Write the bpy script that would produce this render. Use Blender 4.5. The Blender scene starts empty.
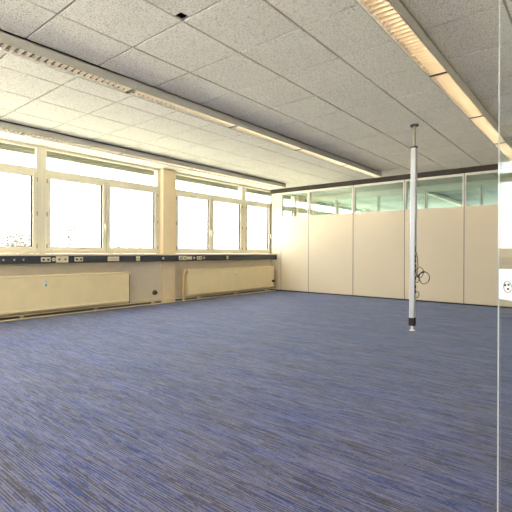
import bpy, math, random
from mathutils import Matrix, Vector
random.seed(7)
SC = bpy.context.scene
COL = SC.collection

# ------------------------------------------------------------------ room measures (metres)
H = 2.737            # ceiling
XW = -6.95           # window frame face
YP = 9.05            # panel partition face
YQ = 10.95           # second partition, across the corridor
YE = 17.5            # far end of the room behind
YB = -2.4            # wall behind the camera
XR = 0.47            # wall on the right
XC = 2.2             # far side of the hall beyond the doorway
GX, GY, T = -2.374, 2.022, 0.625     # ceiling grid
S2 = math.sqrt(0.5)

# ------------------------------------------------------------------ materials
def lin(r, g, b):
    f = lambda c: c/12.92 if c <= .04045 else ((c+.055)/1.055)**2.4
    return (f(r/255), f(g/255), f(b/255), 1)

def new_mat(name):
    m = bpy.data.materials.new(name); m.use_nodes = True
    nt = m.node_tree
    return m, nt, nt.nodes['Principled BSDF'], nt.nodes['Material Output']

def nd(nt, typ, **kw):
    n = nt.nodes.new(typ)
    for k, v in kw.items():
        if k.startswith('i_'):
            key = k[2:]
            n.inputs[int(key) if key.isdigit() else key].default_value = v
        else:
            setattr(n, k, v)
    return n

def paint(name, rgb, rough=.5, metal=0., spec=.5, var=.03, scale=6., bump=0., bscale=200., coat=0.):
    m, nt, p, out = new_mat(name)
    c = lin(*rgb)
    tc = nd(nt, 'ShaderNodeTexCoord')
    nz = nd(nt, 'ShaderNodeTexNoise', i_Scale=scale, i_Detail=4.)
    nt.links.new(tc.outputs['Object'], nz.inputs['Vector'])
    rp = nd(nt, 'ShaderNodeValToRGB')
    rp.color_ramp.elements[0].position = .3; rp.color_ramp.elements[1].position = .7
    rp.color_ramp.elements[0].color = tuple(x*(1-var) for x in c[:3])+(1,)
    rp.color_ramp.elements[1].color = tuple(min(1, x*(1+var)) for x in c[:3])+(1,)
    nt.links.new(nz.outputs['Fac'], rp.inputs['Fac'])
    nt.links.new(rp.outputs['Color'], p.inputs['Base Color'])
    p.inputs['Roughness'].default_value = rough
    p.inputs['Metallic'].default_value = metal
    p.inputs['Specular IOR Level'].default_value = spec
    if coat: p.inputs['Coat Weight'].default_value = coat
    if bump:
        n2 = nd(nt, 'ShaderNodeTexNoise', i_Scale=bscale, i_Detail=3.)
        nt.links.new(tc.outputs['Object'], n2.inputs['Vector'])
        b = nd(nt, 'ShaderNodeBump', i_Strength=bump, i_Distance=.002)
        nt.links.new(n2.outputs['Fac'], b.inputs['Height'])
        nt.links.new(b.outputs['Normal'], p.inputs['Normal'])
    return m

def pane(name, tint, refl=.04):
    """clear sheet glass: straight transmission with a Schlick reflection on both faces"""
    m, nt, p, out = new_mat(name)
    nt.nodes.remove(p)
    geo = nd(nt, 'ShaderNodeNewGeometry')
    dot = nd(nt, 'ShaderNodeVectorMath', operation='DOT_PRODUCT')
    nt.links.new(geo.outputs['Normal'], dot.inputs[0]); nt.links.new(geo.outputs['Incoming'], dot.inputs[1])
    ab = nd(nt, 'ShaderNodeMath', operation='ABSOLUTE'); nt.links.new(dot.outputs['Value'], ab.inputs[0])
    om = nd(nt, 'ShaderNodeMath', operation='SUBTRACT', i_0=1.); nt.links.new(ab.outputs[0], om.inputs[1])
    pw = nd(nt, 'ShaderNodeMath', operation='POWER', i_1=5.); nt.links.new(om.outputs[0], pw.inputs[0])
    ma = nd(nt, 'ShaderNodeMath', operation='MULTIPLY_ADD', i_1=1-refl, i_2=refl, use_clamp=True); nt.links.new(pw.outputs[0], ma.inputs[0])
    tr = nd(nt, 'ShaderNodeBsdfTransparent', i_Color=tint)
    gl = nd(nt, 'ShaderNodeBsdfGlossy', i_Roughness=0.)
    mx = nd(nt, 'ShaderNodeMixShader')
    nt.links.new(ma.outputs[0], mx.inputs[0]); nt.links.new(tr.outputs[0], mx.inputs[1]); nt.links.new(gl.outputs[0], mx.inputs[2])
    nt.links.new(mx.outputs[0], out.inputs['Surface'])
    return m

def emit(name, rgb, s):
    m, nt, p, out = new_mat(name)
    p.inputs['Base Color'].default_value = (.9, .9, .88, 1)
    p.inputs['Emission Color'].default_value = rgb
    p.inputs['Emission Strength'].default_value = s
    return m

M = {}
M['cream_wall'] = paint('cream_wall_paint', (240, 227, 202), .6, bump=.15)
M['white_wall'] = paint('white_wall_paint', (228, 220, 204), .7, bump=.15)
M['column'] = paint('column_paint', (246, 224, 186), .55, bump=.1)
M['frame'] = paint('window_frame_lacquer', (230, 223, 204), .35)
M['sill'] = paint('sill_board', (228, 216, 188), .4)
M['radiator'] = paint('radiator_enamel', (250, 231, 184), .35)
M['pipe'] = paint('pipe_enamel', (232, 214, 176), .4)
M['panel'] = paint('panel_laminate', (234, 218, 190), .45, spec=.25, var=.012, scale=1.2)
M['whiteframe'] = paint('white_metal_frame', (232, 228, 216), .4)
M['greyframe'] = paint('grey_metal_profile', (150, 148, 140), .4, metal=.3)
M['dark'] = paint('dark_brown_profile', (50, 42, 34), .6)
M['seam'] = paint('dark_seam_strip', (96, 78, 70), .7)  # dark reddish brown joints between the panels
M['base'] = paint('black_base_strip', (30, 28, 30), .7)
M['riser'] = paint('riser_paint', (206, 180, 138), .5)
M['skirt'] = paint('shade_brown_skirting', (116, 100, 80), .6)  # brown puts the shade under the radiators into the colour
M['seal'] = paint('dark_seal', (62, 58, 40), .7)
M['duct'] = paint('slate_duct', (64, 68, 72), .45, var=.05)
M['socket'] = paint('cream_socket_plastic', (232, 222, 192), .35)
M['dkhole'] = paint('dark_hole', (40, 36, 32), .8)
M['brownhole'] = paint('brown_insert', (120, 92, 62), .7)
M['lamp'] = paint('lamp_lacquer', (196, 194, 184), .45)
M['lampwhite'] = paint('lamp_white_rail', (240, 238, 230), .4)
M['alu'] = paint('louver_aluminium', (236, 224, 204), .28, metal=.75)
M['lampinner'] = paint('lamp_shaded_inner_wall', (52, 48, 44), .6)  # dark colour stands for the unlit lamp cavity
M['tube'] = emit('lit_tube', (1, .78, .52, 1), 7.)
M['tubedim'] = emit('softly_lit_tube', (1, .95, .85, 1), 4.5)
M['tubeoff'] = paint('unlit_tube', (240, 238, 232), .3)
M['pole'] = paint('pole_aluminium', (206, 208, 212), .4, metal=.2)
M['rod'] = paint('rod_metal', (176, 170, 156), .35, metal=.5)
M['brown'] = paint('dark_brown_sleeve', (48, 34, 28), .5)
M['black'] = paint('black_plastic', (26, 26, 26), .5)
M['cable'] = paint('black_cable', (34, 32, 30), .5)
M['chrome'] = paint('chrome', (215, 215, 215), .15, metal=1.)
M['lockwhite'] = paint('white_lock_lacquer', (240, 242, 246), .3)
M['handle'] = paint('handle_cream', (238, 230, 208), .3)
M['hinge'] = paint('hinge_brass', (176, 152, 108), .4, metal=.4)
M['blind'] = paint('blind_slats', (158, 160, 144), .6)
M['bark'] = paint('bark', (64, 58, 52), .9)
M['leaf'] = paint('leaf', (62, 60, 48), .9)
M['ground'] = paint('ground_grass', (168, 168, 146), .95, var=.12, scale=.3)
M['bounceground'] = paint('pale_bounce_ground', (226, 221, 208), .95, var=.06, scale=.3)
M['winglass'] = pane('window_glass', (.97, .98, .97, 1))
M['greenglass'] = pane('green_tinted_glass', (.93, .98, .975, 1), .08)
M['doorglass'] = pane('door_glass', (.965, .985, .99, 1), .075)

# polished glass edge: lets light through diffusely
m, nt, p, out = new_mat('polished_glass_edge'); nt.nodes.remove(p)
t1 = nd(nt, 'ShaderNodeBsdfTranslucent', i_Color=(.95, .96, .96, 1)); t2 = nd(nt, 'ShaderNodeBsdfDiffuse', i_Color=(.95, .96, .96, 1))
mx = nd(nt, 'ShaderNodeMixShader', i_0=.35); nt.links.new(t1.outputs[0], mx.inputs[1]); nt.links.new(t2.outputs[0], mx.inputs[2])
nt.links.new(mx.outputs[0], out.inputs['Surface']); M['glassedge'] = m

def ceiling_mat():
    m, nt, p, out = new_mat('mineral_fibre_tile')
    tc = nd(nt, 'ShaderNodeTexCoord')
    n1 = nd(nt, 'ShaderNodeTexNoise', i_Scale=135., i_Detail=3., i_Roughness=.6)
    n2 = nd(nt, 'ShaderNodeTexNoise', i_Scale=2.2, i_Detail=2.)
    for n in (n1, n2): nt.links.new(tc.outputs['Object'], n.inputs['Vector'])
    r = nd(nt, 'ShaderNodeValToRGB')
    e = r.color_ramp.elements
    e[0].position = .36; e[0].color = lin(174, 168, 154)
    e[1].position = .47; e[1].color = lin(246, 243, 234)
    nt.links.new(n1.outputs['Fac'], r.inputs['Fac'])
    mixc = nd(nt, 'ShaderNodeMixRGB', blend_type='MULTIPLY', i_0=.5)
    r2 = nd(nt, 'ShaderNodeValToRGB'); r2.color_ramp.elements[0].color = (.94, .94, .93, 1); r2.color_ramp.elements[0].position = .35
    r2.color_ramp.elements[1].position = .65
    nt.links.new(n2.outputs['Fac'], r2.inputs['Fac'])
    nt.links.new(r.outputs['Color'], mixc.inputs[1]); nt.links.new(r2.outputs['Color'], mixc.inputs[2])
    nt.links.new(mixc.outputs[0], p.inputs['Base Color'])
    p.inputs['Roughness'].default_value = .9; p.inputs['Specular IOR Level'].default_value = .2
    b = nd(nt, 'ShaderNodeBump', i_Strength=.35, i_Distance=.003)
    nt.links.new(n1.outputs['Fac'], b.inputs['Height']); nt.links.new(b.outputs['Normal'], p.inputs['Normal'])
    return m
M['ceiling'] = ceiling_mat()
M['grid'] = paint('ceiling_grid', (158, 152, 137), .6)

def carpet_mat():
    m, nt, p, out = new_mat('striped_blue_carpet')
    L = nt.links.new
    tc = nd(nt, 'ShaderNodeTexCoord'); sp = nd(nt, 'ShaderNodeSeparateXYZ'); L(tc.outputs['Object'], sp.inputs[0])
    def math_(op, a, b=None):
        n = nd(nt, 'ShaderNodeMath', operation=op)
        for k, v in enumerate((a, b)):
            if v is None: continue
            if isinstance(v, (int, float)): n.inputs[k].default_value = v
            else: L(v, n.inputs[k])
        return n.outputs[0]
    def cells(row_w, length, seed):
        # short stitches: rows of their own random offset, cut into random pieces
        row = math_('FLOOR', math_('DIVIDE', sp.outputs['Y'], row_w))
        wn = nd(nt, 'ShaderNodeTexWhiteNoise', noise_dimensions='2D'); cb = nd(nt, 'ShaderNodeCombineXYZ', i_1=seed); L(row, cb.inputs[0]); L(cb.outputs[0], wn.inputs['Vector'])
        xs = math_('ADD', math_('DIVIDE', sp.outputs['X'], length), math_('MULTIPLY', wn.outputs['Value'], 37.))
        cb2 = nd(nt, 'ShaderNodeCombineXYZ', i_2=seed); L(math_('FLOOR', xs), cb2.inputs[0]); L(row, cb2.inputs[1])
        w2 = nd(nt, 'ShaderNodeTexWhiteNoise', noise_dimensions='3D'); L(cb2.outputs[0], w2.inputs['Vector'])
        return w2.outputs['Value']
    PITCH = .0062
    line = math_('MODULO', math_('ABSOLUTE', math_('FLOOR', math_('DIVIDE', sp.outputs['Y'], PITCH))), 2.)
    mp = nd(nt, 'ShaderNodeMapping'); mp.inputs['Scale'].default_value = (1.5, 4.5, 1.); L(tc.outputs['Object'], mp.inputs[0])
    nz = nd(nt, 'ShaderNodeTexNoise', i_Scale=1., i_Detail=4.); L(mp.outputs[0], nz.inputs['Vector'])
    mp2 = nd(nt, 'ShaderNodeMapping'); mp2.inputs['Scale'].default_value = (1.1, 3., 1.); mp2.inputs['Location'].default_value = (31., 17., 0.); L(tc.outputs['Object'], mp2.inputs[0])
    nz2 = nd(nt, 'ShaderNodeTexNoise', i_Scale=1., i_Detail=3.); L(mp2.outputs[0], nz2.inputs['Vector'])
    pat = math_('SUBTRACT', nz.outputs['Fac'], .5)
    a = cells(PITCH, .12, 1.3); b = cells(PITCH, .045, 4.1); c = cells(PITCH, .24, 7.7); d = cells(PITCH, .011, 2.9); hue = cells(PITCH, .19, 13.7)
    # how dark a stitch is: every second row tends to be a dark one, broken into dashes
    v = math_('ADD', math_('ADD', math_('MULTIPLY', a, .42), math_('MULTIPLY', b, .20)), math_('ADD', math_('MULTIPLY', c, .24), math_('MULTIPLY', d, .14)))
    v = math_('ADD', v, math_('ADD', math_('MULTIPLY', pat, .45), math_('MULTIPLY', math_('SUBTRACT', line, .5), .26)))
    # two yarn families: blue and brownish grey
    rb = nd(nt, 'ShaderNodeValToRGB'); rg = nd(nt, 'ShaderNodeValToRGB')
    for rr, cols in ((rb, ((45, 53, 100), (58, 69, 128), (88, 93, 141), (115, 115, 154))), (rg, ((60, 55, 65), (78, 74, 89), (102, 99, 124), (118, 115, 147)))):
        e = rr.color_ramp.elements
        e[0].position = .24; e[0].color = lin(*cols[0]); e[1].position = .80; e[1].color = lin(*cols[3])
        n = e.new(.40); n.color = lin(*cols[1]); n = e.new(.54); n.color = lin(*cols[2])
        L(v, rr.inputs['Fac'])
    fin = nd(nt, 'ShaderNodeMixRGB'); L(math_('GREATER_THAN', math_('ADD', hue, math_('MULTIPLY', math_('SUBTRACT', nz2.outputs['Fac'], .5), 1.6)), .47), fin.inputs[0])
    L(rb.outputs[0], fin.inputs[1]); L(rg.outputs[0], fin.inputs[2])
    L(fin.outputs[0], p.inputs['Base Color'])
    p.inputs['Roughness'].default_value = .8; p.inputs['Specular IOR Level'].default_value = .15
    p.inputs['Sheen Weight'].default_value = .22; p.inputs['Sheen Roughness'].default_value = .5
    p.inputs['Sheen Tint'].default_value = (.6, .78, 1, 1)
    bp = nd(nt, 'ShaderNodeBump', i_Strength=.25, i_Distance=.004); L(v, bp.inputs['Height']); L(bp.outputs[0], p.inputs['Normal'])
    return m
M['carpet'] = carpet_mat()

# ------------------------------------------------------------------ mesh helpers
class MB:
    def __init__(s): s.v = []; s.f = []; s.mi = []
    def add(s, vs, fs, mi=0):
        o = len(s.v); s.v += [tuple(v) for v in vs]; s.f += [tuple(i+o for i in f) for f in fs]; s.mi += [mi]*len(fs); return s
    def box(s, x0, x1, y0, y1, z0, z1, mi=0):
        return s.add([(x0,y0,z0),(x1,y0,z0),(x1,y1,z0),(x0,y1,z0),(x0,y0,z1),(x1,y0,z1),(x1,y1,z1),(x0,y1,z1)],
                     [(3,2,1,0),(4,5,6,7),(0,1,5,4),(1,2,6,5),(2,3,7,6),(3,0,4,7)], mi)
    def prism(s, poly, ax, a, b, mi=0):
        """poly: 2-D outline (counter-clockwise), extruded along ax ('x','y','z') from a to b"""
        def P(q, t): return (t,q[0],q[1]) if ax == 'x' else ((q[0],t,q[1]) if ax == 'y' else (q[0],q[1],t))
        n = len(poly)
        vs = [P(q, a) for q in poly]+[P(q, b) for q in poly]
        fs = [(i, (i+1) % n, n+(i+1) % n, n+i) for i in range(n)]+[tuple(range(n-1, -1, -1)), tuple(range(n, 2*n))]
        return s.add(vs, fs, mi)
    def tube(s, pts, r, seg=12, mi=0, cap=True):
        pts = [Vector(p) for p in pts]; n = len(pts); vs = []; fs = []
        rs = r if isinstance(r, (list, tuple)) else [r]*n
        u = None
        for i, p in enumerate(pts):
            d = (pts[min(i+1, n-1)]-pts[max(i-1, 0)]).normalized()
            if u is None:
                u = d.orthogonal().normalized()
            else:
                u = (u-d*u.dot(d)); u = u.normalized() if u.length > 1e-6 else d.orthogonal().normalized()
            w = d.cross(u)
            for k in range(seg):
                t = 2*math.pi*k/seg
                vs.append(p+(u*math.cos(t)+w*math.sin(t))*rs[i])
        for i in range(n-1):
            for k in range(seg):
                fs.append((i*seg+k, i*seg+(k+1) % seg, (i+1)*seg+(k+1) % seg, (i+1)*seg+k))
        if cap: fs += [tuple(range(seg-1, -1, -1)), tuple(range((n-1)*seg, n*seg))]
        return s.add(vs, fs, mi)
    def build(s, name, mats, parent=None, bevel=0., smooth=False, origin=None):
        me = bpy.data.meshes.new(name)
        vs = s.v
        if origin is not None:
            vs = [(x-origin[0], y-origin[1], z-origin[2]) for x, y, z in vs]
        me.from_pydata(vs, [], s.f)
        mats = mats if isinstance(mats, (list, tuple)) else [mats]
        for k in mats: me.materials.append(M[k])
        for p, i in zip(me.polygons, s.mi): p.material_index = i; p.use_smooth = smooth
        me.validate(); me.update()
        o = bpy.data.objects.new(name, me); COL.objects.link(o)
        if origin is not None: o.location = origin
        if parent is not None: o.parent = parent
        if bevel:
            bm = o.modifiers.new('bevel', 'BEVEL'); bm.width = bevel; bm.segments = 2; bm.limit_method = 'ANGLE'; bm.angle_limit = .7
        if smooth:
            try:
                me.set_sharp_from_angle(angle=.7)
            except Exception: pass
        return o

def tag(o, label=None, cat=None, group=None, kind=None):
    if label: o['label'] = label
    if cat: o['category'] = cat
    if group: o['group'] = group
    if kind: o['kind'] = kind
    return o

def empty(name, loc, rz=0., parent=None):
    o = bpy.data.objects.new(name, None); COL.objects.link(o)
    o.empty_display_size = .1
    o.location = loc; o.rotation_euler = (0, 0, rz)
    if parent is not None: o.parent = parent
    return o

def box_obj(name, mat, b, parent=None, bevel=0.):
    return MB().box(*b).build(name, mat, parent, bevel)

# ------------------------------------------------------------------ SETTING: floor, ceiling, walls
fl = MB().add([(-7.1,YB-.25,0),(XC+.1,YB-.25,0),(XC+.1,YE+.25,0),(-7.1,YE+.25,0),(-7.1,YB-.25,-.12),(XC+.1,YB-.25,-.12),(XC+.1,YE+.25,-.12),(-7.1,YE+.25,-.12)],
              [(0,1,2,3),(7,6,5,4),(0,4,5,1),(1,5,6,2),(2,6,7,3),(3,7,4,0)]).build('floor', 'carpet')
tag(fl, kind='structure')

def make_ceiling():
    b = MB(); gap = .010; dz = .013
    i0 = math.floor((-7.05-GX)/T); i1 = math.ceil((XC-GX)/T); j0 = math.floor((YB-GY)/T); j1 = math.ceil((YE-GY)/T)
    for i in range(i0, i1):
        for j in range(j0, j1):
            xa, xb = max(GX+i*T+gap, -7.05), min(GX+(i+1)*T-gap, XC)
            ya, yb = max(GY+j*T+gap, YB), min(GY+(j+1)*T-gap, YE)
            if xb-xa < .02 or yb-ya < .02: continue
            if i == 0 and j == -1:
                n = .074      # the tile with its corner broken out
                poly = [(xa,ya),(xb,ya),(xb,yb),(xa+n,yb),(xa+n,yb-n),(xa,yb-n)]
                vs = [(x,y,H) for x,y in poly]+[(x,y,H+dz) for x,y in poly]
                b.add(vs, [(5,4,3,0),(3,2,1,0)]+[(k,(k+1)%6,6+(k+1)%6,6+k) for k in range(6)])
                hole = (xa, xa+n, yb-n, yb)
                continue
            b.add([(xa,ya,H),(xb,ya,H),(xb,yb,H),(xa,yb,H),(xa,ya,H+dz),(xb,ya,H+dz),(xb,yb,H+dz),(xa,yb,H+dz)],
                  [(3,2,1,0),(0,1,5,4),(1,2,6,5),(2,3,7,6),(3,0,4,7)])
    hx0,hx1,hy0,hy1 = hole
    X0,X1,Y0,Y1 = -7.15, XC+.1, YB-.25, YE+.25
    for q in ((X0,hx0,Y0,Y1),(hx1,X1,Y0,Y1),(hx0,hx1,Y0,hy0),(hx0,hx1,hy1,Y1)):
        b.box(*q, H+dz, H+.06, 1)
    # dark void above the missing corner
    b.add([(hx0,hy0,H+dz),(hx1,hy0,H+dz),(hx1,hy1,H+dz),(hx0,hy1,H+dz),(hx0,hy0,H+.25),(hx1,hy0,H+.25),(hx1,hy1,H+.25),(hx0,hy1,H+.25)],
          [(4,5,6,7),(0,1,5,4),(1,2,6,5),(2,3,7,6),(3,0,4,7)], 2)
    return tag(b.build('ceiling', ['ceiling', 'grid', 'black']), kind='structure')
make_ceiling()

# window wall: spandrel below, head above
wl = MB().box(-7.16, -6.93, YB, YE, -.02, .965).box(-7.16, -7.03, YB, YE, 2.735, H+.05)
tag(wl.build('wall_left', 'cream_wall'), kind='structure')
tag(MB().box(-6.93, -6.922, YB, YE, 0, .055).build('baseboard_left', 'skirt'), kind='structure')
for k, (ya, yb) in enumerate(((.265,.60),(5.342,5.68),(10.30,10.64))):
    c = MB().box(-7.10, -6.86, ya, yb, 0, H).build('wall_left_column', 'column', bevel=.012)
    tag(c, kind='structure')
tag(MB().box(-7.0, -6.72, YB, YP-.002, .966, .998).build('trim_1', 'sill', bevel=.006), kind='structure')
tag(MB().box(XR, XR+.12, YB, .59, 0, H).box(XR, XR+.12, 1.55, YE, 0, H).box(XR, XR+.12, .59, 1.55, 2.12, H).build('wall_right', 'white_wall'), kind='structure')
tag(MB().box(-7.16, XC+.1, YB-.22, YB, 0, .965).box(.12, XC+.1, YB-.22, YB, .965, H).box(-7.16, -6.80, YB-.22, YB, .965, H).build('wall_front', 'white_wall'), kind='structure')
tag(MB().box(-7.16, XC+.1, YE, YE+.2, 0, .965).box(.12, XC+.1, YE, YE+.2, .965, H).box(-7.16, -6.80, YE, YE+.2, .965, H).build('wall_far', 'white_wall'), kind='structure')
tag(MB().box(XC, XC+.1, YB, YE, 0, H).build('wall_hall', 'white_wall'), kind='structure')
db = MB().box(XR-.015,XR+.135,.575,.60,0,2.13).box(XR-.015,XR+.135,1.54,1.565,0,2.13).box(XR-.015,XR+.135,.575,1.565,2.105,2.13)
tag(db.build('trim_2', 'greyframe'), kind='structure')

# ------------------------------------------------------------------ windows
def window(n, a, b, split, place=None, turn=math.pi/2):
    root = empty('window_%d' % n, (XW, a, 1.0)); tag(root, kind='structure')
    F, Bk = XW, XW-.075
    z0, zt0, zt1, z1 = 1.0, 2.285, 2.372, 2.735
    fw = .078
    fr = MB()
    fr.box(Bk, F, a, a+fw, z0, z1).box(Bk, F, b-fw, b, z0, z1)
    fr.box(Bk, F, a+fw, b-fw, z0, z0+.05).box(Bk, F, a+fw, b-fw, z1-.045, z1).box(Bk, F, a+fw, b-fw, zt0, zt1)
    fr.box(Bk, F-.02, split-.03, split+.03, z0+.05, zt0)
    def put(o):
        o.parent = root; o.matrix_parent_inverse = Matrix.Translation(Vector((XW, a, 1.0))).inverted(); return o
    put(fr.build('frame', 'frame', bevel=.004))
    put(MB().box(F-.045, F-.033, a+fw-.004, b-fw+.004, zt1-.004, z1-.04).build('pane', 'winglass'))
    # slatted sun blind packed up outside the top light
    bl = MB()
    for k in range(5):
        zz = 2.600+k*.030
        bl.prism([(-7.155, zz), (-7.085, zz+.004), (-7.085, zz+.024), (-7.155, zz+.028)], 'y', a+.03, b-.03)
    put(bl.build('sun_blind', 'blind'))
    for (ya, yb, hside) in ((a+fw-.012, split-.004, 1), (split+.004, b-fw+.012, 0)):
        sw = .072
        s = MB()
        zb, zt = z0+.042, zt0+.012
        X0, X1 = F-.05, F+.014
        s.box(X0, X1, ya, ya+sw, zb, zt).box(X0, X1, yb-sw, yb, zb, zt)
        s.box(X0, X1, ya+sw, yb-sw, zb, zb+.066).box(X0, X1, ya+sw, yb-sw, zt-.062, zt)
        so = put(s.build('sash', 'frame', bevel=.006))
        g = MB().box(F-.03, F-.018, ya+sw-.005, yb-sw+.005, zb+.06, zt-.056).build('pane', 'winglass'); put(g)
        gk = MB()
        for (p, q, zz0, zz1) in ((ya+sw, ya+sw+.008, zb+.066, zt-.062), (yb-sw-.019, yb-sw, zb+.066, zt-.062), (ya+sw, yb-sw, zb+.066, zb+.072), (ya+sw, yb-sw, zt-.068, zt-.062)):
            gk.box(F-.046, F-.012, p, q, zz0, zz1)
        put(gk.build('gasket', 'black'))
        # lever handle on the meeting stile, hinges on the outer stile
        hy = (yb-.040) if hside else (ya+.040)
        h = MB()
        h.box(X1, X1+.012, hy-.014, hy+.014, 1.46, 1.54)
        h.box(X1+.012, X1+.045, hy-.009, hy+.009, 1.505, 1.523)
        h.box(X1+.033, X1+.050, hy-.010, hy+.010, 1.40, 1.525)
        put(h.build('handle', 'handle', bevel=.004))
        gy = (ya+.012) if hside else (yb-.012)
        for zz in (1.12, 1.64, 2.18):
            put(MB().tube([(X1+.006, gy, zz-.035), (X1+.006, gy, zz+.035)], .009, 10).build('hinge', 'hinge', smooth=True))
    if place:
        root.location = place; root.rotation_euler = (0, 0, turn)
    return root
W = [(1, .62, 2.986, 1.80), (2, 2.986, 5.345, 4.133), (3, 5.676, 7.955, 6.80), (4, 7.955, 10.305, 9.05), (5, 10.636, 12.9, 11.78), (6, 12.9, 15.2, 14.05), (7, -2.05, .27, -.95)]
for w in W: window(*w)
for n_, x_ in ((8, .12), (9, -2.18), (10, -4.48)):      # windows added behind the camera to brighten ceiling and floor
    window(n_, 0, 2.3, 1.15, (x_, YB-.03, 1.0))
for n_, x_ in ((11, -6.80), (12, -4.5), (13, -2.2)):   # windows added at the far room's end to brighten its ceiling
    window(n_, 0, 2.3, 1.15, (x_, YE+.03, 1.0), -math.pi/2)
for n_, (ya, yb) in enumerate(((YB, -2.05), (15.2, YE))):
    tag(MB().box(-7.10, -6.93, ya, yb, .96, H).build('wall_left_end', 'cream_wall'), kind='structure')

# ------------------------------------------------------------------ panel partitions with clerestory glazing
def partition(name, y, seams, depth=.085, rail='dark'):
    """seams: x positions of panel joints; first bay is a full-height filler panel"""
    root = empty(name, (seams[0], y, 0)); tag(root, kind='structure')
    inv = Matrix.Translation(Vector((seams[0], y, 0))).inverted()
    def put(o): o.parent = root; o.matrix_parent_inverse = inv; return o
    x0, x1 = seams[0], seams[-1]
    put(MB().box(x0, x1, y-.022, y+depth+.022, 2.627, H).build('top_rail', rail))
    put(MB().box(x0, x1, y+.012, y+depth-.012, 0, .032).build('base_rail', 'base'))
    put(MB().box(x0-.004, x0+.022, y-.006, y+depth+.006, .97, 2.627).build('seal', 'seal'))
    zc0, zc1 = 1.962, 2.627
    for i in range(len(seams)-1):
        a, b = seams[i]+.006, seams[i+1]-.006
        if i == 0:
            a = seams[0]+.024
            put(MB().box(a, b, y, y+depth, .028, zc1).build('panel', 'panel', bevel=.002))
        else:
            put(MB().box(a, b, y, y+.018, .028, zc0).box(a, b, y+depth-.018, y+depth, .028, zc0).box(a+.01, b-.01, y+.018, y+depth-.018, .06, zc0-.03).build('panel', 'panel', bevel=.002))
            f = .026
            fr = MB()
            for (p, q) in ((y, y+.02), (y+depth-.02, y+depth)):
                fr.box(a, a+f, p, q, zc0, zc1).box(b-f, b, p, q, zc0, zc1).box(a+f, b-f, p, q, zc1-.045, zc1).box(a+f, b-f, p, q, zc0, zc0+.008)
            put(fr.build('glazing_frame', 'whiteframe', bevel=.002))
            for yy in (y+.012, y+depth-.018):
                put(MB().box(a+f-.004, b-f+.004, yy, yy+.006, zc0+.004, zc1-.04).build('glass_pane', 'greenglass'))
        if i:
            put(MB().box(seams[i]-.008, seams[i]+.008, y+.004, y+depth-.004, .028, zc1).build('joint_strip', 'seam'))
    return root
partition('wall_back', YP, [-6.93, -6.584, -5.717, -4.482, -3.263, -2.074, -.87, XR])
partition('wall_corridor', YQ, [-6.93, -6.70, -5.972, -4.681, -3.412, -2.14, -.87, XR], rail='whiteframe')

# ------------------------------------------------------------------ ceiling lamp rows
def lamp_row(xr, y_end, label, w=.172, n=6, seg=1.515, lit=False):
    """xr: right-hand face; runs along y in n coupled lengths"""
    y_beg = y_end-n*seg
    xc = xr-w/2
    root = empty('ceiling_lamp', (xc, y_end-n*seg/2, H))
    tag(root, label, 'lamp', 'long louvered lamp rows under the ceiling')
    inv = Matrix.Translation(root.location).inverted()
    def put(o): o.parent = root; o.matrix_parent_inverse = inv; return o
    zb = H-.100; hw = w/2
    for k in range(n):
        a, b = y_beg+k*seg+.0015, y_beg+(k+1)*seg-.0015
        hs = MB()
        hs.box(xc-hw, xc+hw, a, b, H-.022, H-.012).box(xc-hw+.014, xc+hw-.014, a, b, H-.012, H-.0005, 1)  # black inset strip draws the shadow line below the ceiling
        hs.box(xc-hw, xc-hw+.004, a, b, zb, H-.012).box(xc+hw-.004, xc+hw, a, b, zb, H-.012)
        hs.box(xc-hw, xc-hw+.010, a, b, zb-.002, zb+.004).box(xc+hw-.010, xc+hw, a, b, zb-.002, zb+.004)
        if k == 0: hs.box(xc-hw, xc+hw, a, a+.004, zb, H-.014)
        if k == n-1: hs.box(xc-hw, xc+hw, b-.004, b, zb, H-.014)
        put(hs.build('housing', ['lamp', 'black']))
        # louver: two parabolic side reflectors and cross blades
        lv = MB()
        for s in (-1, 1):
            # sloping mirror rails along both lower edges, inner walls above coloured dark for the cavity's shade
            prof = [(xc+s*(hw-.005-.024*(q/4)**1.5), zb+.0005+.020*q/4) for q in range(5)]
            for t in range(4):
                p0, p1 = prof[t], prof[t+1]
                lv.add([(p0[0],a+.02,p0[1]),(p0[0],b-.02,p0[1]),(p1[0],b-.02,p1[1]),(p1[0],a+.02,p1[1])], [(0,1,2,3)], 2)
            xs = sorted((xc+s*(hw-.0045), xc+s*(hw-.0060)))
            lv.box(xs[0], xs[1], a+.02, b-.02, zb+.004, zb+.070, 1)
        nb = 25; st = (b-a-.05)/nb
        for i in range(nb+1):
            yy = a+.025+i*st
            wt, wb = hw-.034, hw-.010
            lv_p = [(.0010, zb+.001, wb), (.0016, zb+.009, wb-.006), (.0034, zb+.018, wb-.012), (.0062, zb+.026, wb-.018), (.0100, zb+.032, wt)]
            for sd in (-1, 1):       # curved mirror faces
                vs = []
                for (dy, z, ww) in lv_p: vs += [(xc-ww, yy+sd*dy, z), (xc+ww, yy+sd*dy, z)]
                lv.add(vs, [(2*q, 2*q+1, 2*q+3, 2*q+2) if sd < 0 else (2*q, 2*q+2, 2*q+3, 2*q+1) for q in range(4)])
            lv.add([(xc-wt,yy-.0100,zb+.032),(xc+wt,yy-.0100,zb+.032),(xc+wt,yy+.0100,zb+.032),(xc-wt,yy+.0100,zb+.032)], [(0,1,2,3)])
        put(lv.build('louver', ['alu', 'lampinner', 'lampwhite']))
        tb = MB().tube([(xc, a+.04, H-.040), (xc, b-.04, H-.040)], .011, 10)
        put(tb.build('tube', 'tube' if lit else 'tubedim', smooth=True))
        if k:
            put(MB().box(xc-hw+.008, xc+hw-.008, a-.018, a+.016, zb+.002, zb+.012).build('coupling', 'black'))
    return root
lamp_row(-5.98, 8.42, 'long grey louvered lamp row right above the windows')
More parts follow.
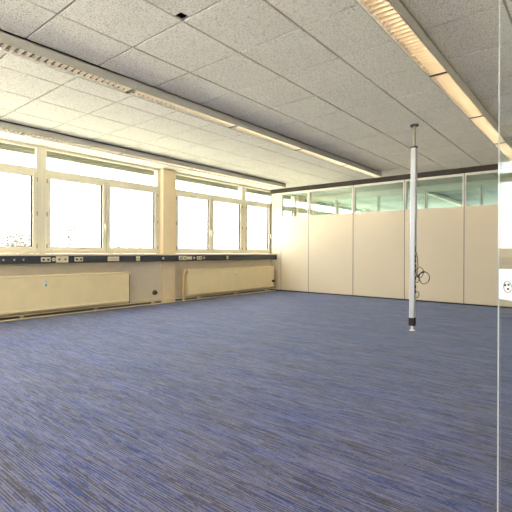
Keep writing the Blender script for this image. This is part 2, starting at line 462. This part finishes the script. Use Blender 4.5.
lamp_row(-3.53, 17.1, 'louvered lamp row in the far room, seen through the panes above the panel wall', n=4)
lamp_row(-3.53, 8.47, 'long grey louvered lamp row crossing the middle of the ceiling')
lamp_row(-1.03, 8.47, 'long louvered lamp row with glowing warm louvers, nearest the glass door', lit=True)

# ------------------------------------------------------------------ service pole with cables
def service_pole():
    px, py = -1.915, 5.605
    root = empty('service_pole', (px, py, 0))
    tag(root, 'slim white metal service pole standing between floor and ceiling', 'pole')
    tilt = .0072
    def P(mb, name, mat, **k): return mb.build(name, mat, root, **k)
    w = .036
    body = MB()
    # aluminium extrusion, open channel on the right-hand side
    body.prism([(-w,-.022),(-.022,-w),(.030,-w),(w,-.030),(w,-.020),(.018,-.020),(.018,.020),(w,.020),(w,.030),(.030,w),(-.022,w),(-w,.022)], 'z', .172, 2.425)
    b_ = P(body, 'pole_body', 'pole')
    ch = MB().box(.018, .024, -.019, .019, .19, 2.40)
    P(ch, 'cable_channel', 'greyframe')
    for z in (.52, .585, .70, .80, .86, .93, .985):
        s = MB().box(.024, .039, -.017, .017, z-.022, z+.022)
        P(s, 'outlet', 'black', bevel=.003)
    P(MB().tube([(0,0,2.425),(0,0,2.445)], [.044,.044], 20), 'top_collar', 'black', smooth=True)
    P(MB().tube([(0,0,2.445),(0,0,2.722)], .019, 16), 'upper_rod', 'rod', smooth=True)
    P(MB().tube([(0,0,2.714),(0,0,2.7355)], [.050,.054], 24), 'ceiling_plate', 'black', smooth=True)
    P(MB().box(-.038,.038,-.038,.038,.066,.172), 'bottom_sleeve', 'brown', bevel=.006)
    P(MB().tube([(0,0,.008),(0,0,.066)], .016, 14), 'adjusting_screw', 'lampwhite', smooth=True)
    P(MB().tube([(0,0,.0),(0,0,.006),(0,0,.010)], [.036,.036,.026], 20), 'foot_plate', 'lampwhite', smooth=True)
    # black lead looped up and hanging from the channel
    def spline(pts, n=10):
        pts = [Vector(p) for p in pts]; out = []
        for i in range(len(pts)-1):
            p0 = pts[max(i-1,0)]; p1 = pts[i]; p2 = pts[i+1]; p3 = pts[min(i+2,len(pts)-1)]
            for k in range(n):
                t = k/n
                out.append(.5*((2*p1)+(-p0+p2)*t+(2*p0-5*p1+4*p2-p3)*t*t+(-p0+3*p1-3*p2+p3)*t**3))
        return out+[pts[-1]]
    px_ = lambda u, v: ((u-412.2)*.0134+.0, 1.035-(v-252.75)*.01342)   # local x, z on the pole's plane
    cb = MB()
    def run(uv, r, ys):
        pts = []
        for k, (u, v) in enumerate(uv):
            x, z = px_(u, v); pts.append((x, ys[k % len(ys)], z))
        cb.tube(spline(pts), r, 8)
    run([(414.8,246),(415.2,251),(416.5,254),(417.5,260),(417.4,268),(417.0,274),(418.0,276.5)], .0045, [-.01,-.016,-.02,-.022])
    loop = []
    for k in range(26):
        t = 2*math.pi*k/13
        loop.append((424.0+4.8*math.cos(t+2.2)+.2*math.sin(k), 276.8+6.0*math.sin(t+2.2)+.25*math.cos(2*k)))
    run([(418.0,274.5)]+loop, .0042, [-.03,-.036,-.028,-.040])
    loop2 = [(419.6+3.6*math.cos(2*math.pi*k/11+3.), 271.8+5.2*math.sin(2*math.pi*k/11+3.)) for k in range(13)]
    run([(415.5,272)]+loop2, .0038, [-.02,-.03,-.034])
    run([(416.8,276.5),(419.0,274.2),(421.5,272.2),(424.5,271.4)], .0075, [-.03,-.036])
    run([(415.5,281),(417.2,281.8),(419,279.5),(418.2,276.5)], .0042, [-.02,-.03])
    run([(415.6,291.5),(418.2,291.0),(418.9,293.4),(418.2,296.2),(415.8,296.8)], .0045, [-.016,-.024])
    P(cb, 'cable', 'cable', smooth=True)
    root.rotation_euler = (0, tilt, 0)
    return root
service_pole()

# ------------------------------------------------------------------ cable duct below the sill and its sockets
duct = empty('cable_duct', (-6.72, 4., .845))
tag(duct, 'long slate grey cable duct running under the window sill', 'cable duct')
dinv = Matrix.Translation(duct.location).inverted()
def dput(o): o.parent = duct; o.matrix_parent_inverse = dinv; return o
dput(MB().box(-6.922, -6.730, YB+.02, YP-.03, .845, .964).build('channel', 'duct', bevel=.004))
dput(MB().box(-6.731, -6.7262, YB+.02, YP-.03, .853, .868).box(-6.731, -6.7262, YB+.02, YP-.03, .944, .960).build('lip', 'duct'))
dput(MB().box(-6.731, -6.7258, YB+.02, YP-.03, .8685, .9435).build('cover', 'duct'))
dput(MB().box(-6.922, -6.712, YP-.03, YP-.004, .838, .965).build('end_cap', 'duct', bevel=.004))

def socket(y, w, h, style, name, label, cat='socket', z=.906, group=None):
    root = empty(name, (-6.7252, y, z-h/2))
    tag(root, label, cat, group)
    def P(mb, nm, mat, **k): return mb.build(nm, mat, root, **k)
    hh = h
    if style == 'screw':
        P(MB().tube([(.000,0,hh/2),(.006,0,hh/2)], [h*.5,h*.42], 14), 'cap', 'socket', smooth=True)
        P(MB().box(.006,.0068,-h*.3,h*.3,hh/2-.002,hh/2+.002), 'slot', 'dkhole')
        return root
    if style == 'round':
        P(MB().tube([(0,0,hh/2),(.008,0,hh/2),(.012,0,hh/2)], [h*.5,h*.5,h*.42], 18), 'cover_ring', 'socket', smooth=True)
        P(MB().tube([(.012,0,hh/2),(.0128,0,hh/2)], h*.16, 12), 'insert', 'brownhole', smooth=True)
        return root
    P(MB().box(0, .012, -w/2, w/2, 0, h), 'plate', 'socket', bevel=.003)
    k = {'single':1, 'double':2, 'data':2, 'blank':0}[style]
    for i in range(k):
        c = (i-(k-1)/2)*(w/max(k,1))
        if style == 'data':
            P(MB().box(.012, .0135, c-.018, c+.018, h*.28, h*.66), 'port', 'dkhole')
        else:
            r = min(.020, h*.30)
            ring = MB().tube([(.012,c,h/2),(.0145,c,h/2)], [r+.004, r+.003], 20)
            P(ring, 'outlet_ring', 'socket', smooth=True)
            dk = MB().tube([(.0145,c,h/2),(.0152,c,h/2)], [r*.85, r*.85], 18)
            d = P(dk, 'outlet_recess', 'brownhole', smooth=True)
            MB().tube([(.0152,c-.009,h/2),(.0158,c-.009,h/2)], .003, 8).tube([(.0152,c+.009,h/2),(.0158,c+.009,h/2)], .003, 8).build('pin_hole', 'dkhole', d)
    if style == 'blank':
        P(MB().box(.012, .0132, -w*.42, w*.42, h*.46, h*.52), 'groove', 'brownhole')
    return root
socket(2.352, .034, .030, 'screw', 'duct_cap', 'small pale cap on the dark cable duct, leftmost of the three in a row', 'cap')
socket(2.499, .036, .034, 'screw', 'duct_cap', 'small pale cap on the dark cable duct, middle of the three in a row', 'cap')
socket(2.627, .034, .030, 'screw', 'duct_cap', 'small pale cap on the dark cable duct, right of the three in a row', 'cap')
socket(2.954, .146, .072, 'data', 'data_outlet', 'cream double outlet with two dark ports, left of the big double socket', 'outlet')
socket(3.079, .048, .056, 'round', 'round_outlet', 'small round cream outlet squeezed against the big double socket', 'outlet')
socket(3.214, .200, .104, 'double', 'double_socket', 'largest cream double socket, on the duct above the left radiator', 'socket')
socket(3.493, .146, .072, 'data', 'data_outlet', 'cream outlet with two dark ports, right of the big double socket', 'outlet')
socket(4.137, .224, .082, 'blank', 'blank_plate', 'wide blank cream plate on the duct below the mullion of the middle window', 'cover plate')
socket(4.654, .084, .088, 'blank', 'blank_plate', 'small square blank cream plate on the duct above the left radiator end', 'cover plate')
socket(5.247, .060, .050, 'round', 'round_outlet', 'single round pale outlet on the duct just left of the column', 'outlet')
socket(5.690, .088, .092, 'single', 'single_socket', 'cream square socket on the duct, left of the pair by the column', 'socket')
socket(5.799, .102, .092, 'single', 'single_socket', 'cream square socket on the duct, right of the pair by the column', 'socket')
socket(5.936, .136, .066, 'blank', 'blank_plate', 'low cream cover plate on the duct beside the pair of square sockets', 'cover plate')
socket(6.072, .058, .048, 'round', 'round_outlet', 'small round outlet on the duct, left of the cream data plate', 'outlet')
socket(6.224, .146, .072, 'data', 'data_outlet', 'cream data plate between two small round outlets on the duct', 'outlet')
socket(6.365, .058, .048, 'round', 'round_outlet', 'small round outlet on the duct, right of the cream data plate', 'outlet')
socket(7.111, .056, .082, 'blank', 'blank_plate', 'lone small upright plate on the duct above the right radiator', 'cover plate')

# ------------------------------------------------------------------ radiators
def radiator(ya, yb, label, valve_right=False):
    root = empty('radiator', (-6.73, (ya+yb)/2, 0))
    tag(root, label, 'radiator', 'cream panel radiators under the windows')
    inv = Matrix.Translation(root.location).inverted()
    def P(mb, nm, mat, **k):
        o = mb.build(nm, mat, root, **k); o.matrix_parent_inverse = inv; return o
    xf, xb, z0, z1 = -6.65, -6.80, .105, .664
    prof = [(xf-.022, z0+.004), (xf-.004, z0+.014), (xf, z0+.030), (xf, z0+.046), (xf-.006, z0+.052), (xf-.006, z1-.030), (xf, z1-.022), (xf, z1-.008), (xf-.008, z1), (xf-.022, z1)]
    P(MB().prism(prof, 'y', ya+.012, yb-.012), 'front_panel', 'radiator')
    P(MB().box(xb, xb+.02, ya+.012, yb-.012, z0, z1), 'back_panel', 'radiator')
    fins = MB(); n = int((yb-ya-.06)/.10)
    for i in range(n+1):
        y = ya+.03+i*(yb-ya-.06)/n
        fins.box(xb+.02, xf-.022, y-.0015, y+.0015, z0+.02, z1-.02)
    P(fins, 'convector_fins', 'radiator')
    gr = MB()
    n = int((yb-ya-.05)/.042)
    for i in range(n):
        y = ya+.025+i*(yb-ya-.05)/n
        gr.box(xb+.02, xf-.022, y, y+.026, z1-.004, z1-.001)
    gr.box(xf-.03, xf-.022, ya+.012, yb-.012, z1-.005, z1).box(xb+.02, xb+.028, ya+.012, yb-.012, z1-.005, z1)
    P(gr, 'top_grille', 'radiator')
    for a, b in ((ya, ya+.012), (yb-.012, yb)):
        P(MB().box(xb, xf-.006, a, b, z0+.01, z1-.002), 'end_plate', 'radiator', bevel=.003)
    for y in (ya+.35, (ya+yb)/2, yb-.35):
        P(MB().box(-6.928, xb, y-.02, y+.02, z0+.1, z1-.10), 'bracket', 'pipe')
    P(MB().tube([(xf-.05, yb, z1-.03), (xf-.05, yb+.022, z1-.03)], .012, 10), 'bleed_plug', 'lampwhite', smooth=True)
    if not valve_right:
        P(MB().tube([(-6.70, yb+.026, .092), (-6.70, yb+.026, z1-.05)], .013, 10), 'connection_pipe_shade', 'brownhole', smooth=True)  # pipe in dark brown, also standing for the shaded gap here
    if valve_right:
        P(MB().tube([(xf-.05, yb-.06, z0+.17), (xf+.012, yb-.06, z0+.17), (xf+.05, yb-.06, z0+.17)], [.022,.030,.026], 14), 'thermostat_knob', 'brown', smooth=True)
    return root
radiator(.95, 4.425, 'cream panel radiator under the left windows, nearest the camera')
radiator(5.845, 8.84, 'cream panel radiator under the windows by the panel wall', True)

def heat_meter(y, label):
    root = empty('heat_meter', (-6.656, y, .46)); tag(root, label, 'heat meter')
    MB().box(.001, .024, -.020, .020, .02, .135).build('meter_case', 'lampwhite', root, bevel=.005)
    MB().box(.024, .0255, -.012, .012, .035, .060).build('meter_window', 'brownhole', root)
heat_meter(2.92, 'small white heat meter on the front of the left radiator')
heat_meter(7.296, 'small white heat meter on the front of the right radiator')

hp = empty('heating_pipe', (-6.70, 4.9, 0)); tag(hp, 'thin pale heating pipes running along the floor under the radiators', 'pipe')
hinv = Matrix.Translation(hp.location).inverted()
def hput(o): o.parent = hp; o.matrix_parent_inverse = hinv; return o
hput(MB().tube([(-6.665, -2.3, .022), (-6.665, YP-.12, .022)], .011, 10).build('supply_pipe', 'pipe', smooth=True))
hput(MB().tube([(-6.70, -2.3, .072), (-6.70, YP-.12, .072)], .011, 10).build('return_pipe', 'pipe', smooth=True))
for y in (1.4, 2.6, 3.8, 5.0, 6.2, 7.4, 8.6):
    hput(MB().box(-6.919, -6.655, y-.012, y+.012, .046, .056).box(-6.76, -6.72, y-.012, y+.012, 0, .047).build('pipe_clip', 'pipe'))
ar = [(-6.70, 5.76, 0), (-6.70, 5.76, .56)]
ar += [(-6.70, 5.76+.075*(1-math.cos(t*math.pi/12)), .56+.075*math.sin(t*math.pi/12)) for t in range(1, 7)] + [(-6.70, 5.843, .635)]
hput(MB().tube(ar, .034, 16).build('riser', 'riser', smooth=True))

st = empty('pipe_outlet', (-6.93, 5.19, .21)); tag(st, 'round dark capped pipe outlet low on the wall, left of the column', 'pipe outlet')
MB().tube([(0,0,0),(.030,0,0),(.030,0,0),(.036,0,0)], [.050,.048,.040,.040], 20).build('collar', 'brownhole', st, smooth=True)
MB().tube([(.036,0,0),(.075,0,0)], [.026,.024], 16).build('cap', 'duct', st, smooth=True)

# ------------------------------------------------------------------ glass door standing half open, with its white lock case
BD = 1.06
ey = BD/(1-.1645); ex = BD-ey            # free edge
L = .93
door = empty('door_1', (ex+L*S2, ey-L*S2, 0), -math.pi/4); tag(door, kind='structure')
# local x runs from the hinge (0) back to the free edge (-L); local y points away from the camera
th = .0065
MB().box(-L+.0015, 0, 0, th, .012, 2.095).build('glass_leaf', 'doorglass', door)
MB().box(-L, -L+.0012, .0015, th-.0015, .012, 2.095).build('polished_edge', 'glassedge', door)
for z in (.25, 1.85):
    MB().box(-.09, .012, -.014, th+.014, z-.05, z+.05).build('door_hinge', 'greyframe', door, bevel=.004)
lk = MB().box(-L+.030, -L+.235, -.019, 0, .9155, .9945).build('lock_case', 'lockwhite', door, bevel=.004)
lx = -L+.066; lz = .950
ring = MB()
for k in range(24):
    t0, t1 = 2*math.pi*k/24, 2*math.pi*(k+1)/24
    ro, ri = .0150, .0134
    ring.add([(lx+ro*math.cos(t0),-.0205,lz+ro*math.sin(t0)),(lx+ro*math.cos(t1),-.0205,lz+ro*math.sin(t1)),(lx+ri*math.cos(t1),-.0205,lz+ri*math.sin(t1)),(lx+ri*math.cos(t0),-.0205,lz+ri*math.sin(t0)),
              (lx+ro*math.cos(t0),-.0189,lz+ro*math.sin(t0)),(lx+ro*math.cos(t1),-.0189,lz+ro*math.sin(t1)),(lx+ri*math.cos(t1),-.0189,lz+ri*math.sin(t1)),(lx+ri*math.cos(t0),-.0189,lz+ri*math.sin(t0))],
             [(0,1,2,3),(0,4,5,1),(2,6,7,3)])
ring.build('cylinder_ring', 'greyframe', lk)
for dx, dz in ((-.008, .004), (.002, -.005), (.004, .006)):
    MB().tube([(lx+dx,-.0192,lz+dz),(lx+dx,-.0212,lz+dz)], .0027, 12).build('screw', 'dkhole', lk, smooth=True)
rs = MB().tube([(-L+.104,-.019,.944),(-L+.104,-.022,.944),(-L+.104,-.024,.944)], [.022,.022,.018], 24).build('cylinder_cover', 'lockwhite', lk, smooth=True)
MB().tube([(-L+.190,-.019,.946),(-L+.190,-.055,.946)], .009, 16).tube([(-L+.182,-.050,.946),(-L+.300,-.050,.946)], .009, 16).build('lever_handle', 'chrome', lk, smooth=True)

# ------------------------------------------------------------------ outside: ground and bare trees
tag(MB().box(-120, -7.3, -6, 120, -3.8, -3.6).build('ground', 'ground'), kind='structure')
tag(MB().box(-120, 60, -120, -6, -3.8, -3.6).box(-7.3, 60, -6, 120, -3.8, -3.6).build('ground_bounce', 'bounceground'), kind='structure')  # pale ground added to bounce more light in through the front windows
def tree(x, y, h, label, seed):
    rnd = random.Random(seed)
    root = empty('tree', (x, y, -3.6)); tag(root, label, 'tree')
    b = MB(); tw = MB()
    def grow(p, d, ln, r, lev):
        q = p+d*ln
        m_ = p+d*ln*.5+Vector((rnd.uniform(-1,1),rnd.uniform(-1,1),0))*ln*.05
        b.tube([p, m_, q], [r, r*.85, r*.66], 5 if lev > 1 else 7)
        if lev >= 5:
            for _ in range(2):
                c = q+Vector((rnd.gauss(0,.16),rnd.gauss(0,.16),rnd.gauss(0,.16))); s_ = rnd.uniform(.05,.12)
                e1 = Vector((rnd.uniform(.6,1),0,0))*s_; e2 = Vector((0,rnd.uniform(.6,1),0))*s_; e3 = Vector((0,0,rnd.uniform(.5,1)))*s_
                tw.add([c+e1,c-e1,c+e2,c-e2,c+e3,c-e3], [(0,2,4),(2,1,4),(1,3,4),(3,0,4),(2,0,5),(1,2,5),(3,1,5),(0,3,5)])
            return
        for k in range(3 if lev < 4 else 2):
            nd_ = (d+Vector((rnd.uniform(-1,1),rnd.uniform(-1,1),rnd.uniform(-.2,.7)))*.75).normalized()
            grow(p+d*ln*rnd.uniform(.6,1), nd_, ln*rnd.uniform(.62,.8), r*.6, lev+1)
    grow(Vector((0,0,0)), Vector((0,0,1)), h*.36, h*.016, 0)
    b.build('branches', 'bark', root); tw.build('leaves', 'leaf', root)
tree(-27., 10.35, 6.6, 'faint bare tree outside, seen low in the leftmost window', 3)
tree(-36., 17.2, 7.2, 'faint bare tree outside, seen low in the left pane of the middle window', 5)
tree(-31., 20.1, 5.6, 'faint low treetop outside, seen in the right pane of the middle window', 9)

# ------------------------------------------------------------------ light: overcast sky and an added sun
w = bpy.data.worlds.new('overcast_sky'); SC.world = w; w.use_nodes = True
bg = w.node_tree.nodes['Background']; bg.inputs[0].default_value = (.97, .985, .995, 1); bg.inputs[1].default_value = 3.1

sun = bpy.data.lights.new('sun', 'SUN'); sun.energy = 20.; sun.angle = .02; sun.color = (1., .95, .86)  # added sun, aimed at the ground outside to bounce light onto the ceiling
so_ = bpy.data.objects.new('sun', sun); COL.objects.link(so_); so_.location = (20, -5, 30)
so_.rotation_euler = Vector((-.55, -.25, -.80)).to_track_quat('-Z', 'Y').to_euler()

# ------------------------------------------------------------------ camera
cam = bpy.data.cameras.new('camera'); co = bpy.data.objects.new('camera', cam); COL.objects.link(co)
cam.sensor_width = 36; cam.sensor_fit = 'HORIZONTAL'; cam.lens = 36*416/512
cam.shift_y = -3.82/512; cam.clip_start = .02; cam.clip_end = 400
co.matrix_world = Matrix.Translation((0, 0, 1.035)) @ Matrix.Rotation(.6888, 4, 'Z') @ Matrix.Rotation(math.pi/2, 4, 'X') @ Matrix.Rotation(.0038, 4, 'Z')
SC.camera = co

vs = SC.view_settings
vs.view_transform = 'Standard'; vs.look = 'None'; vs.gamma = 1.; vs.use_curve_mapping = False
vs.exposure = 1.58
c = SC.cycles
c.use_denoising = True
c.max_bounces = 14; c.diffuse_bounces = 8; c.glossy_bounces = 6; c.transmission_bounces = 8; c.transparent_max_bounces = 24
c.sample_clamp_indirect = 12.
